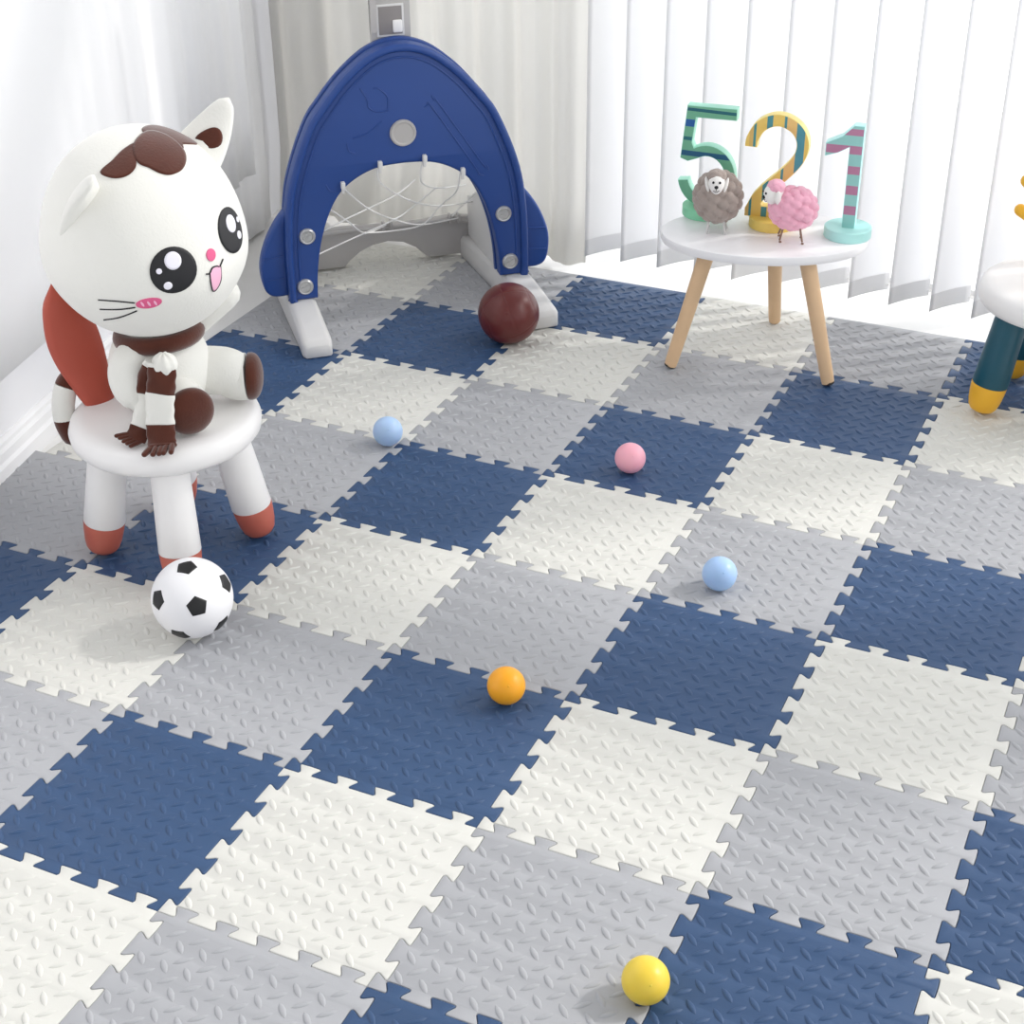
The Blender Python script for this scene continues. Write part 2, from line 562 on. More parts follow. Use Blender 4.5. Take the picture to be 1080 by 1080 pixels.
# ------------------------------------------------------------------ balls
def ball(name, loc, r, m, label, nub=True, cat='ball', group='plastic play balls', nubdir=(.4, -.6, .5)):
    bm = bmesh.new(); ellipsoid(bm, (0, 0, 0), (r, r, r), nu=48, nv=32)
    d = V(nubdir).normalized()
    if nub: lathe(bm, [(0, r + .0007), (.0014, r + .0004), (.0018, r - .0006), (.0018, r - .002), (0, r - .002)], 12, d.to_track_quat('Z', 'Y').to_matrix().to_4x4())
    o = link(name, bm, m, sharp=60); o.location = loc
    return tag(o, label, cat, group)


br = .0285
for (x, y), c, l in (((.223, .563), '#fbad27', 'orange plastic ball on a navy tile in the middle of the mat'),
                     ((-.314, 1.189), '#b2cff3', 'pale blue plastic ball on the grey tile nearest the goal'),
                     ((.145, 1.276), '#f5b0c0', 'pink plastic ball on a navy tile in front of the round table'),
                     ((.416, .974), '#a9c9f1', 'pale blue plastic ball on the grey tile right of centre'),
                     ((.607, .119), '#eed04b', 'yellow plastic ball at the bottom of the photo')):
    ball('play_ball', (x, y, br), br, mat('ball_' + c[1:], c, .35, .4, sss=.15), l)
# basketball
bm = bmesh.new(); R_ = .0655


def bfn(p, d):
    g = min(abs(d.x), abs(d.y), abs(d.z), abs(abs(d.x) - (.78 - .0 * d.z)))
    return p * (1 - .012 * max(0, 1 - (g / .022) ** 2))


rotb = M.Rotation(.5, 3, 'X') @ M.Rotation(.7, 3, 'Z')
ellipsoid(bm, (0, 0, 0), (R_,) * 3, rotb, nu=128, nv=96, fn=bfn)
lathe(bm, [(0, R_ + .0006), (.003, R_ + .0004), (.004, R_ - .001)], 16, V((.33, -.85, .42)).to_track_quat('Z', 'Y').to_matrix().to_4x4())
o = link('basketball', bm, m_basket, sharp=0); o.location = (-.296, 1.701, R_)
tag(o, 'small maroon basketball on the mat by the right foot of the goal', 'ball')

# soccer ball
R_ = .0635
bm = bmesh.new(); ellipsoid(bm, (0, 0, 0), (R_,) * 3, nu=64, nv=40)
so = link('soccer_ball', bm, m_soccer); so.location = (-.300, .527, R_)
tag(so, 'small white soccer ball with black pentagons in front of the terracotta-footed stool', 'ball')
u1, u2, u3 = V((.048, -.134, .99)), V((-.405, -.855, .323)), V((.67, -.636, .383))
# icosahedron vertices fitted to three seen pentagons
phi = (1 + 5 ** .5) / 2
ico = [V(v).normalized() for s in (1, -1) for t in (phi, -phi) for v in ((0, s, t), (s, t, 0), (t, 0, s))]


def frame3(a, b, c):
    n = (a + b + c).normalized(); x = (a - n * a.dot(n)).normalized(); return M((x, n.cross(x), n)).transposed()


tri = [v for v in ico if (v - ico[0]).length < 1.1 and (v - ico[0]).length > .1]
A0 = ico[0]; B0 = tri[0]; C0 = [v for v in tri if .1 < (v - B0).length < 1.1][0]
if (A0.cross(B0)).dot(C0) * (u1.cross(u2)).dot(u3) < 0: B0, C0 = C0, B0
RR = frame3(u1, u2, u3) @ frame3(A0, B0, C0).transposed()
vs_ = [RR @ v for v in ico]
for v in vs_:
    nb = sorted(vs_, key=lambda w: (w - v).length)[1:6]
    t1 = (nb[0] - v * nb[0].dot(v)).normalized(); t2 = v.cross(t1)
    nb.sort(key=lambda w: math.atan2(w.dot(t2), w.dot(t1)))
    pent = [(v + (w - v) * .265).normalized() for w in nb]
    bm = bmesh.new(); pts = []
    for i in range(5):
        for k in range(6): pts.append((pent[i].lerp(pent[(i + 1) % 5], k / 6)).normalized())
    rings = [[bm.verts.new(v.lerp(p, s).normalized() * (R_ + h)) for p in pts] for s, h in ((.25, .0006), (.5, .0006), (.75, .0006), (.96, .0005), (1, -.0006))]
    grid_faces(bm, rings, cap0=True)
    link('black_pentagon', bm, m_sblack, so, sharp=0)['label'] = 'black pentagon panel'

# ------------------------------------------------------------------ children's stools
def stool(root, m_foot, m_leg, leg_ang):
    bm = bmesh.new()
    lathe(bm, [(0, .262), (.06, .2615), (.125, .262), (.143, .260), (.152, .253), (.1565, .240), (.1545, .226), (.147, .217), (.135, .211), (.12, .209), (0, .209)], 72)
    link('seat', bm, m_plastic, root, sharp=0)
    for k in range(4):
        an = leg_ang + k * PI / 2
        d = V((math.cos(an), math.sin(an), 0))
        foot = d * .134; top = d * .098 + V((0, 0, .206))
        ax = (top - foot).normalized(); q = ax.to_track_quat('Z', 'Y').to_matrix().to_4x4()
        L = (top - foot).length
        lg = bmesh.new()
        lathe(lg, [(0, .064), (.0338, .064), (.0348, .066), (.0335, .12), (.031, L - .002), (0, L - .002)], 36, M.Translation(foot) @ q)
        lo = link('leg', lg, m_leg, root, sharp=50)
        ft = bmesh.new()
        lathe(ft, [(0, .0015), (.014, .0022), (.0225, .006), (.0275, .013), (.031, .026), (.0335, .045), (.0345, .0590), (.0342, .0600), (0, .0600)], 36, M.Translation(foot + V((0, 0, .004))) @ q)
        link('foot_cap', ft, m_foot, lo, sharp=50)
    return root


st = empty('childrens_stool', (-.469, .733, 0), 0, 'white round stool with terracotta feet and ear-shaped backrest, under the plush cat', 'stool')
stool(st, mat('terracotta_foot', '#bd6555', .42, .4), m_plastic, math.radians(-54))


def petal(bm, base, top, nrm, widths, th, bow=.02):
    """thick leaf shape from base to top"""
    base, top, nrm = V(base), V(top), V(nrm).normalized()
    ax = (top - base).normalized(); side = ax.cross(nrm).normalized(); nrm = side.cross(ax)
    rings = []; K = len(widths) - 1; n = 20
    for k in range(K * 4 + 1):
        t = k / (K * 4); f = t * K; i = min(int(f), K - 1); fr = f - i
        w0 = widths[max(i - 1, 0)]; w1_ = widths[i]; w2 = widths[i + 1]; w3 = widths[min(i + 2, K)]
        w = .5 * (2 * w1_ + (w2 - w0) * fr + (2 * w0 - 5 * w1_ + 4 * w2 - w3) * fr * fr + (3 * w1_ - w0 - 3 * w2 + w3) * fr ** 3)
        w = max(w, .001)
        p = base.lerp(top, t) - nrm * bow * math.sin(PI * t)
        tt = th * min(1, w / .03)
        rings.append([bm.verts.new(p + side * w * math.cos(2 * PI * i2 / n) + nrm * tt * math.copysign(abs(math.sin(2 * PI * i2 / n)) ** .7, math.sin(2 * PI * i2 / n))) for i2 in range(n)])
    grid_faces(bm, rings, cap0=True, cap1=True)


for s in (0, 1):
    bm = bmesh.new()
    if s == 0: b0, t0 = (-.111, -.016, .245), (-.162, -.028, .475)
    else: b0, t0 = (-.073, .075, .245), (-.105, .115, .475)
    petal(bm, b0, t0, (.92, -.39, .2), [.022, .030, .038, .044, .045, .039, .027, .001], .016, .012)
    link('ear_backrest', bm, m_terra, st, sharp=0)['label'] = 'terracotta ear-shaped backrest'

st2 = empty('childrens_stool', (.799, 1.847, 0), 0, 'white round stool with teal legs and yellow feet at the right edge', 'stool')
stool(st2, m_yellow, m_teal, math.radians(-143))
for s in (-1, 1):
    bm = bmesh.new()
    # antler-like backrest with rounded prongs
    root_p = V((.045 * s, .090, .25))
    tube(bm, spline([root_p, (.060 * s, .088, .32), (.074 * s, .085, .39), (.080 * s, .083, .46)], 6), .0135, 16)
    tube(bm, spline([(.066 * s, .088, .335), (.092 * s, .085, .350), (.1115 * s, .083, .3615)], 6), .0120, 16)
    tube(bm, spline([(.075 * s, .085, .395), (.096 * s, .084, .410), (.1085 * s, .083, .420)], 6), .0120, 16)
    link('antler_backrest', bm, m_yellow, st2)['label'] = 'yellow branching backrest prong'

# ------------------------------------------------------------------ plush cat
Fh = V((.92, -.39, 0)).normalized(); Lh = V((.39, .92, 0)).normalized()      # forward, its left (far side)
cat = empty('plush_cat', (-.469, .733, .262), 0, 'large-headed cream plush cat with brown patches and striped scarf, sitting on the stool', 'plush toy')
CO = V((-.469, .733, .262))


def cl(p): return V(p) - CO


HC = cl((-.464, .737, .565)); HR = V((.152, .152, .165))


def hshape(p, d):
    k = 1 + .035 * (d.z ** 2) * (1 if d.z > 0 else -1.4) * .5
    # slightly flattened underside, gently squarer cheeks
    q = V(p)
    hz = math.hypot(d.x, d.y)
    s = 1 + .05 * math.exp(-((d.z + .25) / .35) ** 2)
    q.x *= s; q.y *= s
    if d.z < -.6: q.z *= 1 - .04 * ((-d.z - .6) / .4)
    return q


def hpoint(d, off=0.0):
    """point of the head's surface in direction d (from the centre), plus an outward offset"""
    d = V(d).normalized()
    t = 1 / math.sqrt((d.x / HR.x) ** 2 + (d.y / HR.y) ** 2 + (d.z / HR.z) ** 2)
    u = V((d.x * t / HR.x, d.y * t / HR.y, d.z * t / HR.z))     # unit sphere param
    q = hshape(V((u.x * HR.x, u.y * HR.y, u.z * HR.z)), u)
    return HC + q + d * off


bm = bmesh.new(); ellipsoid(bm, HC, HR, nu=72, nv=48, fn=hshape)
head = link('head', bm, m_plush, cat, sharp=0)


def patch(name, centre, outline, m, off=.0012, parent=None, rings=8, label=None, bm=None):
    own = bm is None
    bm = bm or bmesh.new()
    c = V(centre).normalized(); outline = [V(p).normalized() for p in outline]
    vr = []
    for k in range(1, rings + 1):
        s = k / rings
        vr.append([bm.verts.new(hpoint(c.lerp(p, s), off)) for p in outline])
    vr.append([bm.verts.new(hpoint(p, -.002)) for p in outline])
    cv = bm.verts.new(hpoint(c, off)); n = len(outline)
    for i in range(n): bm.faces.new((cv, vr[0][i], vr[0][(i + 1) % n]))
    grid_faces(bm, vr)
    if own:
        o = link(name, bm, m, parent or head, sharp=0)
        if label: o['label'] = label
        return o


def disc_out(c, rx, rz, rot=0, n=32):
    """ellipse around direction c on the head; radii in metres"""
    c = V(c).normalized(); t1 = V((0, 0, 1)).cross(c).normalized(); t2 = c.cross(t1)
    out = []
    for i in range(n):
        a = 2 * PI * i / n; x, y = rx * math.cos(a), rz * math.sin(a)
        x, y = x * math.cos(rot) - y * math.sin(rot), x * math.sin(rot) + y * math.cos(rot)
        out.append((c * .155 + t1 * x + t2 * y).normalized())
    return out


def eye(c, rx, rz, spots, rot=0):
    e = patch('eye', c, disc_out(c, rx, rz, rot), m_black, .0013, label='black embroidered eye')
    for d, r1, r2 in spots:
        patch('eye_highlight', d, disc_out(d, r1, r2, n=20), m_wdot, .0022, parent=e, rings=4, label='white eye highlight')


eye((.784, -.62, -.03), .0355, .0365, [((.784, -.617, .071), .0125, .0135), ((.690, -.722, -.008), .0042, .0042), ((.725, -.668, -.165), .0062, .0062)])
eye((.984, .103, .147), .0335, .0355, [((.97, .112, .208), .0125, .0135), ((.961, .2, .06), .0062, .0062), ((.93, .26, .19), .0042, .0042)])
patch('nose', (.964, -.263, .025), disc_out((.964, -.263, .025), .0085, .0095), m_pinkt, label='pink nose')
ch = patch('cheek', (.555, -.76, -.337), disc_out((.555, -.76, -.337), .0185, .0095, .12), m_pinkt, label='pink cheek mark')
for k in (-1, 0, 1):
    c = V((.555, -.76, -.337)).normalized(); t1 = V((0, 0, 1)).cross(c).normalized()
    d = (c * .155 + t1 * .009 * k).normalized(); patch('cheek_dash', d, disc_out(d, .0016, .005, .35, 12), m_pinkl, .002, parent=ch, rings=3)


def thread(name, dirs, m, r=.0011, parent=None, label=None):
    pts = spline([hpoint(d, .0008) for d in dirs], 6)
    b = bmesh.new(); tube(b, pts, r, 8)
    o = link(name, b, m, parent or head)
    if label: o['label'] = label
    return o


tg = spline([(.941, -.300, -.146), (.963, -.248, -.108), (.979, -.175, -.119), (.948, -.165, -.261), (.915, -.196, -.345), (.899, -.235, -.362), (.923, -.283, -.26)], 4, True)
mo = patch('mouth', (.95, -.23, -.22), tg, m_pinkl, label='pink open mouth')
thread('mouth_line', [(.93, -.339, -.145), (.941, -.306, -.150), (.957, -.272, -.104), (.970, -.219, -.104), (.977, -.182, -.118), (.989, -.132, -.066)], m_black, .0012)
thread('mouth_line', [(.941, -.303, -.146), (.921, -.287, -.26), (.900, -.242, -.362), (.913, -.196, -.352), (.947, -.163, -.262), (.979, -.172, -.119)], m_black, .0010)
for w in ([(.135, -.944, -.302), (.304, -.904, -.301), (.447, -.835, -.321)], [(.102, -.902, -.42), (.294, -.867, -.401), (.433, -.818, -.377)], [(.053, -.82, -.57), (.247, -.825, -.509), (.431, -.798, -.422)]):
    thread('whisker', w, m_black, .0011)

# brown patch on the crown: three lobes of one piece
bm = bmesh.new()
l1 = spline([(.078, -.592, .802), (.21, -.6, .772), (.319, -.534, .783), (.352, -.43, .83), (.30, -.33, .91), (.22, -.2, .96), (.165, -.327, .93), (.135, -.468, .873)], 5, True)
l2 = spline([(.345, -.38, .86), (.445, -.36, .82), (.54, -.329, .775), (.61, -.257, .75), (.638, -.117, .761), (.583, .022, .812), (.48, .10, .87), (.30, .12, .95), (.182, .05, .98), (.18, -.12, .975), (.23, -.28, .93)], 5, True)
l3 = spline([(.50, .09, .86), (.46, .16, .875), (.46, .265, .845), (.43, .42, .80), (.34, .50, .79), (.24, .46, .855), (.13, .36, .92), (.08, .2, .975), (.12, .02, .99), (.25, -.05, .96), (.40, -.02, .92)], 5, True)
patch('', (.215, -.42, .88), l1, None, .0016, bm=bm, rings=8)
patch('', (.40, -.12, .90), l2, None, .0019, bm=bm, rings=10)
patch('', (.27, .2, .94), l3, None, .0013, bm=bm, rings=8)
link('forehead_patch', bm, m_brown, head, sharp=0)['label'] = 'brown three-lobed patch on the crown'

# ears
def ear(base_c, out, span, tip, w, th, inner=None, lab=None):
    """soft triangular ear; base_c centre, span axis along the base, tip point"""
    bc, tp, sp = V(base_c), V(tip), V(span).normalized()
    ax = (tp - bc); L = ax.length; ax.normalize(); nn = ax.cross(sp).normalized(); b = bmesh.new(); rings = []
    n = 20
    for k in range(13):
        t = k / 12
        ww = w * (1 - t) ** .62 * (1 - .0 * t) + .0015; ww = w * math.sqrt(max(0, 1 - t ** 1.7)) * (1 - .25 * t) + .0012
        tt = th * math.sqrt(max(0, 1 - t ** 2)) + .0012
        p = bc + ax * L * t + nn * .008 * math.sin(PI * t)
        rings.append([b.verts.new(p + sp * ww * math.cos(2 * PI * i / n) + nn * tt * math.sin(2 * PI * i / n)) for i in range(n)])
    grid_faces(b, rings, cap0=True, cap1=True)
    return link('ear', b, m_plush, head, sharp=0), bc, ax, sp, nn, L


e1 = ear(hpoint((-.09, -.86, .50), -.012), None, hpoint((.04, -.74, .69)) - hpoint((-.22, -.90, .34)), hpoint((-.02, -.82, .57), .022) + V((.040, -.004, .030)), .050, .012)
e2, bc, ax, sp, nn, L = ear(hpoint((.40, .53, .74), -.018), None, V((.868, .112, -.43)), hpoint((.40, .53, .74), 0) + V((.026, .048, .066)), .041, .012)
bm = bmesh.new()
tl = []
for k in range(24):
    a = 2 * PI * k / 24
    tl.append((.34 + .19 * math.sin(a) + .06 * math.cos(a), .019 * math.cos(a) * (1.0 - .3 * math.sin(a)) + .006))
cen = bc + ax * L * .45 + sp * .006
sgn = -1 if nn.dot(V((.625, -.78, .3))) < 0 else 1
vr = []
for s in (.3, .6, .9, 1.0):
    vr.append([bm.verts.new(bc + ax * L * (.45 + (t - .45) * s) + sp * (.006 + (x - .006) * s) + nn * (.008 + sgn * (.0150 if s < 1 else .009))) for t, x in tl])
grid_faces(bm, vr, cap0=True)
link('inner_ear', bm, m_brown, e2, sharp=0)['label'] = 'brown inner ear'

# body
def bfn2(p, d):
    s = 1 + .10 * max(0, -d.z) - .06 * max(0, d.z)
    return V((p.x * s, p.y * s, p.z if d.z > -.75 else p.z * .97))


bm = bmesh.new(); BC = cl((-.468, .737, .345)); ellipsoid(bm, BC, (.080, .082, .086), nu=48, nv=32, fn=bfn2)
link('body', bm, m_plush, cat, sharp=0)
# near arm hanging along the body, far arm stretched out
bm = bmesh.new()
tube(bm, spline([cl((-.462, .690, .392)), cl((-.470, .664, .368)), cl((-.462, .655, .340)), cl((-.448, .655, .325))], 8), [.026 + .007 * math.sin(PI * i / 24) for i in range(25)], 24)
link('arm', bm, m_plush, cat, sharp=0)
bm = bmesh.new()
pt = spline([cl((-.43, .775, .405)), cl((-.400, .795, .43)), cl((-.378, .812, .449))], 8)
tube(bm, pt, [.028 - .005 * i / 16 for i in range(17)], 24)
link('arm', bm, m_plush, cat, sharp=0)


def leg(hip, sole, r0, r1, nrm):
    hip, sole, nrm = cl(hip), cl(sole), V(nrm).normalized()
    pts = spline([hip, hip.lerp(sole, .5) + V((0, 0, .004)), sole - nrm * .022, sole - nrm * .006], 6)
    K = len(pts); b = bmesh.new()
    tube(b, pts, [r0 + (r1 - r0) * min(1, i / (K - 6)) for i in range(K)], 28, False)
    ellipsoid(b, hip, (r0, r0, r0), nu=24, nv=16)
    lo = link('leg', b, m_plush, cat, sharp=0)
    b = bmesh.new(); q = nrm.to_track_quat('Z', 'Y').to_matrix().to_4x4(); prof = []
    for k in range(8):
        a = k / 7 * PI / 2 * .98
        prof.append((r1 * 1.0 * math.sin(a), .017 * math.cos(a)))
    prof += [(r1 * 1.012, -.001), (r1 * 1.012, -.006), (r1 * .98, -.008)]
    lathe(b, [(0, prof[0][1])] + prof[1:], 36, M.Translation(sole + nrm * .004) @ q)
    link('paw_sole', b, m_brown, lo, sharp=0)['label'] = 'brown plush sole'


leg((-.425, .775, .322), (-.352, .818, .306), .040, .0385, (.80, .42, -.02))
leg((-.435, .700, .312), (-.375, .678, .304), .040, .0385, (.80, -.58, .02))

# scarf: collar, knot, two hanging striped tails with fringe
bm = bmesh.new(); pts = []
cc = cl((-.458, .733, .404))
for k in range(40):
    a = 2 * PI * k / 40
    pts.append(cc + V((.061 * math.cos(a), .061 * math.sin(a), -.004 + .006 * math.cos(a + .4))))
rings = []
for k in range(40):
    a = 2 * PI * k / 40; d = V((math.cos(a), math.sin(a), 0))
    rings.append([bm.verts.new(pts[k] + d * .012 * math.cos(2 * PI * j / 12) + V((0, 0, .015 * math.sin(2 * PI * j / 12)))) for j in range(12)])
grid_faces(bm, rings + [rings[0]])
scarf = link('scarf', bm, m_brown, cat, sharp=0); scarf['label'] = 'brown and cream striped scarf'
bm = bmesh.new()


def knfn(p, d):
    return p * (1 + .07 * math.cos(7 * math.atan2(d.y, d.x)))


ellipsoid(bm, cl((-.398, .661, .388)), (.020, .018, .019), nu=32, nv=16, fn=knfn)
link('knot', bm, m_plush, scarf, sharp=0)['label'] = 'cream scarf knot'


def tail_strip(pts, w, th, segs, fr_n, fr_dir, seedv):
    pts = [cl(p) for p in pts]; sm = spline(pts, 10); n = len(sm); tot = n - 1
    side = V((.909, .416, 0))
    for a, b_, m, lb in segs:
        b = bmesh.new(); i0, i1 = int(a * tot), int(b_ * tot); rings = []
        for i in range(i0, i1 + 1):
            t = (sm[min(i + 1, tot)] - sm[max(i - 1, 0)]).normalized(); s = (side - t * side.dot(t)).normalized(); nn_ = t.cross(s)
            ring = []
            for j in range(16):
                an = 2 * PI * j / 16; cx = math.copysign(abs(math.cos(an)) ** .6, math.cos(an))
                ring.append(b.verts.new(sm[i] + s * w * (1 + .03 * math.sin(i * 1.1 + seedv)) * cx + nn_ * (th * math.sin(an) + .0015 * math.sin(5 * cx + i * .4))))
            rings.append(ring)
        grid_faces(b, rings, cap0=True, cap1=True)
        link('scarf_band', b, m, scarf, sharp=0)['label'] = lb
    rn = random.Random(seedv); end = sm[-1]; t = (sm[-1] - sm[-3]).normalized(); s = (side - t * side.dot(t)).normalized()
    for k in range(fr_n):
        u = -1 + 2 * (k + .5) / fr_n; b = bmesh.new()
        p0 = end + s * w * .85 * u - t * .004
        d = V(fr_dir) + s * (.22 * u + rn.uniform(-.12, .12)); d.normalize()
        p1 = p0 + d * .010; p2 = p0 + d * .021
        p1.z = max(p1.z, .0045); p2.z = max(p2.z, .0045)
        tube(b, [p0, p1, p2], [w * 1.05 / fr_n, w * 1.15 / fr_n, w * 1.0 / fr_n], 8)
        link('fringe', b, m_brown, scarf)


BR, CR = 'brown scarf band', 'cream scarf band'
tail_strip([(-.398, .655, .392), (-.397, .646, .365), (-.398, .637, .335), (-.396, .628, .300), (-.389, .617, .276), (-.384, .610, .271)], .0225, .0065,
           [(0, .07, m_plush, CR), (.07, .33, m_brown, BR), (.33, .60, m_plush, CR), (.60, 1, m_brown, BR)], 5, (.2, -.7, -.1), 1)
tail_strip([(-.411, .655, .390), (-.425, .650, .362), (-.428, .640, .325), (-.431, .626, .292), (-.436, .612, .273)], .017, .006,
           [(0, .12, m_plush, CR), (.12, .42, m_brown, BR), (.42, .78, m_plush, CR), (.78, 1, m_brown, BR)], 5, (-.45, -.6, -.1), 4)

# curled tail hanging behind the seat's left side: five alternating rings
tp = spline([cl(p) for p in ((-.535, .805, .286), (-.585, .775, .292), (-.614, .728, .302), (-.628, .698, .296), (-.632, .682, .266), (-.630, .676, .234), (-.623, .678, .208))], 10)
K = len(tp) - 1; tr = [.0190 - .003 * abs(i / K - .55) for i in range(K + 1)]
tail_o = None
for a, b_, m in ((0, .28, m_plush), (.28, .56, m_brown), (.56, .82, m_plush), (.82, 1, m_brown)):
    i0, i1 = int(a * K), int(b_ * K); b = bmesh.new()
    tube(b, tp[i0:i1 + 1], tr[i0:i1 + 1], 20, round_ends=(b_ == 1))
    if tail_o is None: tail_o = link('tail', b, m, cat, sharp=50)
    else: link('tail_ring', b, m, tail_o, sharp=50)['label'] = 'brown tail ring' if m is m_brown else 'cream tail ring'

# ------------------------------------------------------------------ goal / basketball stand
goal = empty('toy_goal', (-.736, 1.593, .0018), math.atan2(.65, .76), 'blue arched toy goal with white net and grey feet in the corner', 'toy goal')
GX = .237


def sym(half): return [(GX + x, z) for x, z in half] + [(GX - x, z) for x, z in half[::-1] if x > 1e-6]


outer = spline([(.268, .062, 0), (.270, .075, 0), (.268, .20, 0), (.252, .316, 0), (.207, .433, 0), (.168, .488, 0), (.120, .540, 0), (.062, .582, 0), (0, .597, 0), (-.062, .582, 0)], 6)[:-6]
inner = spline([(0, .345, 0), (.055, .341, 0), (.100, .325, 0), (.140, .296, 0), (.168, .252, 0), (.190, .19, 0), (.203, .12, 0), (.207, .062, 0)], 5)
half_o = [(p.x, p.y) for p in outer]; half_i = [(p.x, p.y) for p in inner]
outl = [(GX + x, z) for x, z in half_o] + [(GX - x, z) for x, z in half_o[::-1][1:]] + [(GX - x, z) for x, z in half_i[::-1]] + [(GX + x, z) for x, z in half_i[1:]]
bm = bmesh.new(); plate(bm, outl, 0.0, .038, .006, seg=3)
# raised outer rim
rim = [V((GX + x * .972, -.001, z * .985 + .0015)) for x, z in half_o] ; rim += [V((2 * GX - p.x, p.y, p.z)) for p in rim[::-1][1:]]
tube(bm, rim, .0085, 10, flat=1.0)
rim2 = [V((GX + x * .90 , -.0005, z * .955)) for x, z in half_o if z > .08]; rim2 += [V((2 * GX - p.x, p.y, p.z)) for p in rim2[::-1][1:]]
tube(bm, rim2, .0022, 8)
# embossed lines: spanner and star outlines
for pl in ([(.285, .462), (.292, .466), (.300, .460), (.392, .318), (.396, .306), (.408, .301)], [(.300, .485), (.306, .474), (.314, .468), (.406, .328), (.416, .322), (.420, .312)],
           [(.150, .512), (.163, .490), (.165, .473), (.180, .462), (.205, .461)], [(.178, .510), (.190, .508), (.206, .490), (.205, .461)],
           [(.115, .400), (.118, .384), (.130, .378)], [(.13, .41), (.16, .418), (.19, .440)], [(.065, .315), (.072, .302), (.083, .300)]):
    tube(bm, spline([(x, -.0002, z) for x, z in pl], 4), .0016, 8)
gp = link('arch_panel', bm, m_blue, goal, sharp=40)
# back shell: pale rim seen behind the blue panel
bm = bmesh.new()
half_b = [(x * 1.0 , z + .004) for x, z in half_o]
half_bi = [(x * .99, z - .0) for x, z in half_i]
outb = [(GX + x, z) for x, z in half_b] + [(GX - x, z) for x, z in half_b[::-1][1:]] + [(GX - x, z) for x, z in half_bi[::-1]] + [(GX + x, z) for x, z in half_bi[1:]]
plate(bm, outb, .0385, .055, .003)
link('back_shell', bm, m_blue, goal, sharp=40)
for s in (-1, 1):
    fin = spline([(.245, .085, 0), (.250, .268, 0), (.262, .262, 0), (.285, .235, 0), (.308, .195, 0), (.324, .145, 0), (.322, .098, 0), (.308, .074, 0), (.275, .070, 0)], 5, True)
    bm = bmesh.new(); plate(bm, [(GX + s * p.x, p.y) for p in fin], .012, .046, .007, seg=3)
    for z in (.115, .165): tube(bm, [(GX + s * .276, .0115, z), (GX + s * .316, .0115, z - .004 + .0)], .0015, 6)
    link('side_fin', bm, m_blue, goal, sharp=40)
    # feet running forwards
    bm = bmesh.new()
    mx = M.Translation(V((GX + s * .2425 + (.004 if s > 0 else 0), 0, 0))) @ M.Rotation(math.radians(5.5 if s > 0 else 1), 4, 'Z')
    rings = []
    for y, z1, w in ((.30, .050, .030), (.06, .062, .031), (.03, .062, .031), (-.03, .060, .031), (-.09, .052, .031), (-.145, .040, .032), (-.160, .036, .031), (-.168, .026, .026)):
        ring = []
        for (u, v) in ((-1, 0), (1, 0), (1, .35), (1, .8), (.85, .95), (.6, 1), (-.6, 1), (-.85, .95), (-1, .8), (-1, .35)):
            ring.append(bm.verts.new(mx @ V((u * w, y, .0008 + v * z1))))
        rings.append(ring)
    grid_faces(bm, rings, cap0=True, cap1=True)
    bmesh.ops.bevel(bm, geom=bm.edges[:], offset=.001, segments=1, affect='EDGES')
    link('foot', bm, m_lplast, goal, sharp=45)
    # side panel from the arch back to the rear panel
    bm = bmesh.new()
    mx = M.Translation(V((GX + s * .214, 0, 0))) @ M.Rotation(PI / 2, 4, 'Z')
    side = [(.056, .064), (.056, .275), (.10, .262), (.16, .225), (.20, .190), (.25, .165), (.295, .150), (.295, .052), (.2, .055)]
    plate(bm, side, -.007, .007, .003)
    for v in bm.verts: v.co = mx @ v.co
    link('side_panel', bm, m_lplast, goal, sharp=40)
# bolts
for (x, z) in ((.016, .207), (.003, .093), (.452, .209), (.466, .096)):
    bm = bmesh.new(); q = M.Translation(V((x, -.0005, z))) @ M.Rotation(PI / 2, 4, 'X')
    lathe(bm, [(0, .003), (.011, .003), (.0125, .0055), (.015, .0062), (.0175, .004), (.0182, 0), (0, 0)], 28, q)
    for r_ in (.4, .4 + PI / 2):
        box(bm, (0, 0, .0040), (.018, .0035, .003), q @ M.Rotation(r_, 4, 'Z'))
    link('bolt', bm, m_steel, gp, sharp=40)
bm = bmesh.new(); q = M.Translation(V((.235, -.0005, .412))) @ M.Rotation(PI / 2, 4, 'X')
lathe(bm, [(0, .004), (.021, .004), (.0235, .0065), (.0265, .0065), (.0285, .003), (.0285, 0), (0, 0)], 40, q)
link('round_cap', bm, m_gplast, gp, sharp=40)
# net clips
for (x, z) in ((.100, .308), (.182, .345), (.279, .349), (.362, .312)):
    bm = bmesh.new(); box(bm, (x, -.004, z + .004), (.009, .014, .016), bev=.002)
    box(bm, (x, .0, z - .008), (.006, .006, .014), bev=.001)
    link('net_clip', bm, m_lplast, gp)
# rear panel with half-round opening
rp = [(-.005, .050), (-.005, .085), (.03, .094), (.09, .099), (.14, .101), (.245, .098), (.32, .096), (.40, .101), (.445, .098), (.479, .085), (.479, .050), (.36, .004)]
arc = [(.345 - .0, .004), (.334, .015), (.316, .033), (.285, .050), (.248, .056), (.21, .050), (.18, .037), (.155, .018), (.142, .004), (.11, .004)]
bm = bmesh.new(); plate(bm, [(-.005, .004), (-.005, .085)] + rp[2:10] + [(.479, .004)] + [(.36, .004)] + arc, .296, .318, .004)
tube(bm, spline([(x, .294, z - .006) for x, z in ((0, .083), (.09, .098), (.245, .099), (.40, .099), (.475, .083))], 6), .005, 8)
for x in (.238, .256, .40, .42): box(bm, (x, .292, .098), (.006, .02, .022), bev=.0015)
link('rear_panel', bm, m_gplast, goal, sharp=40)
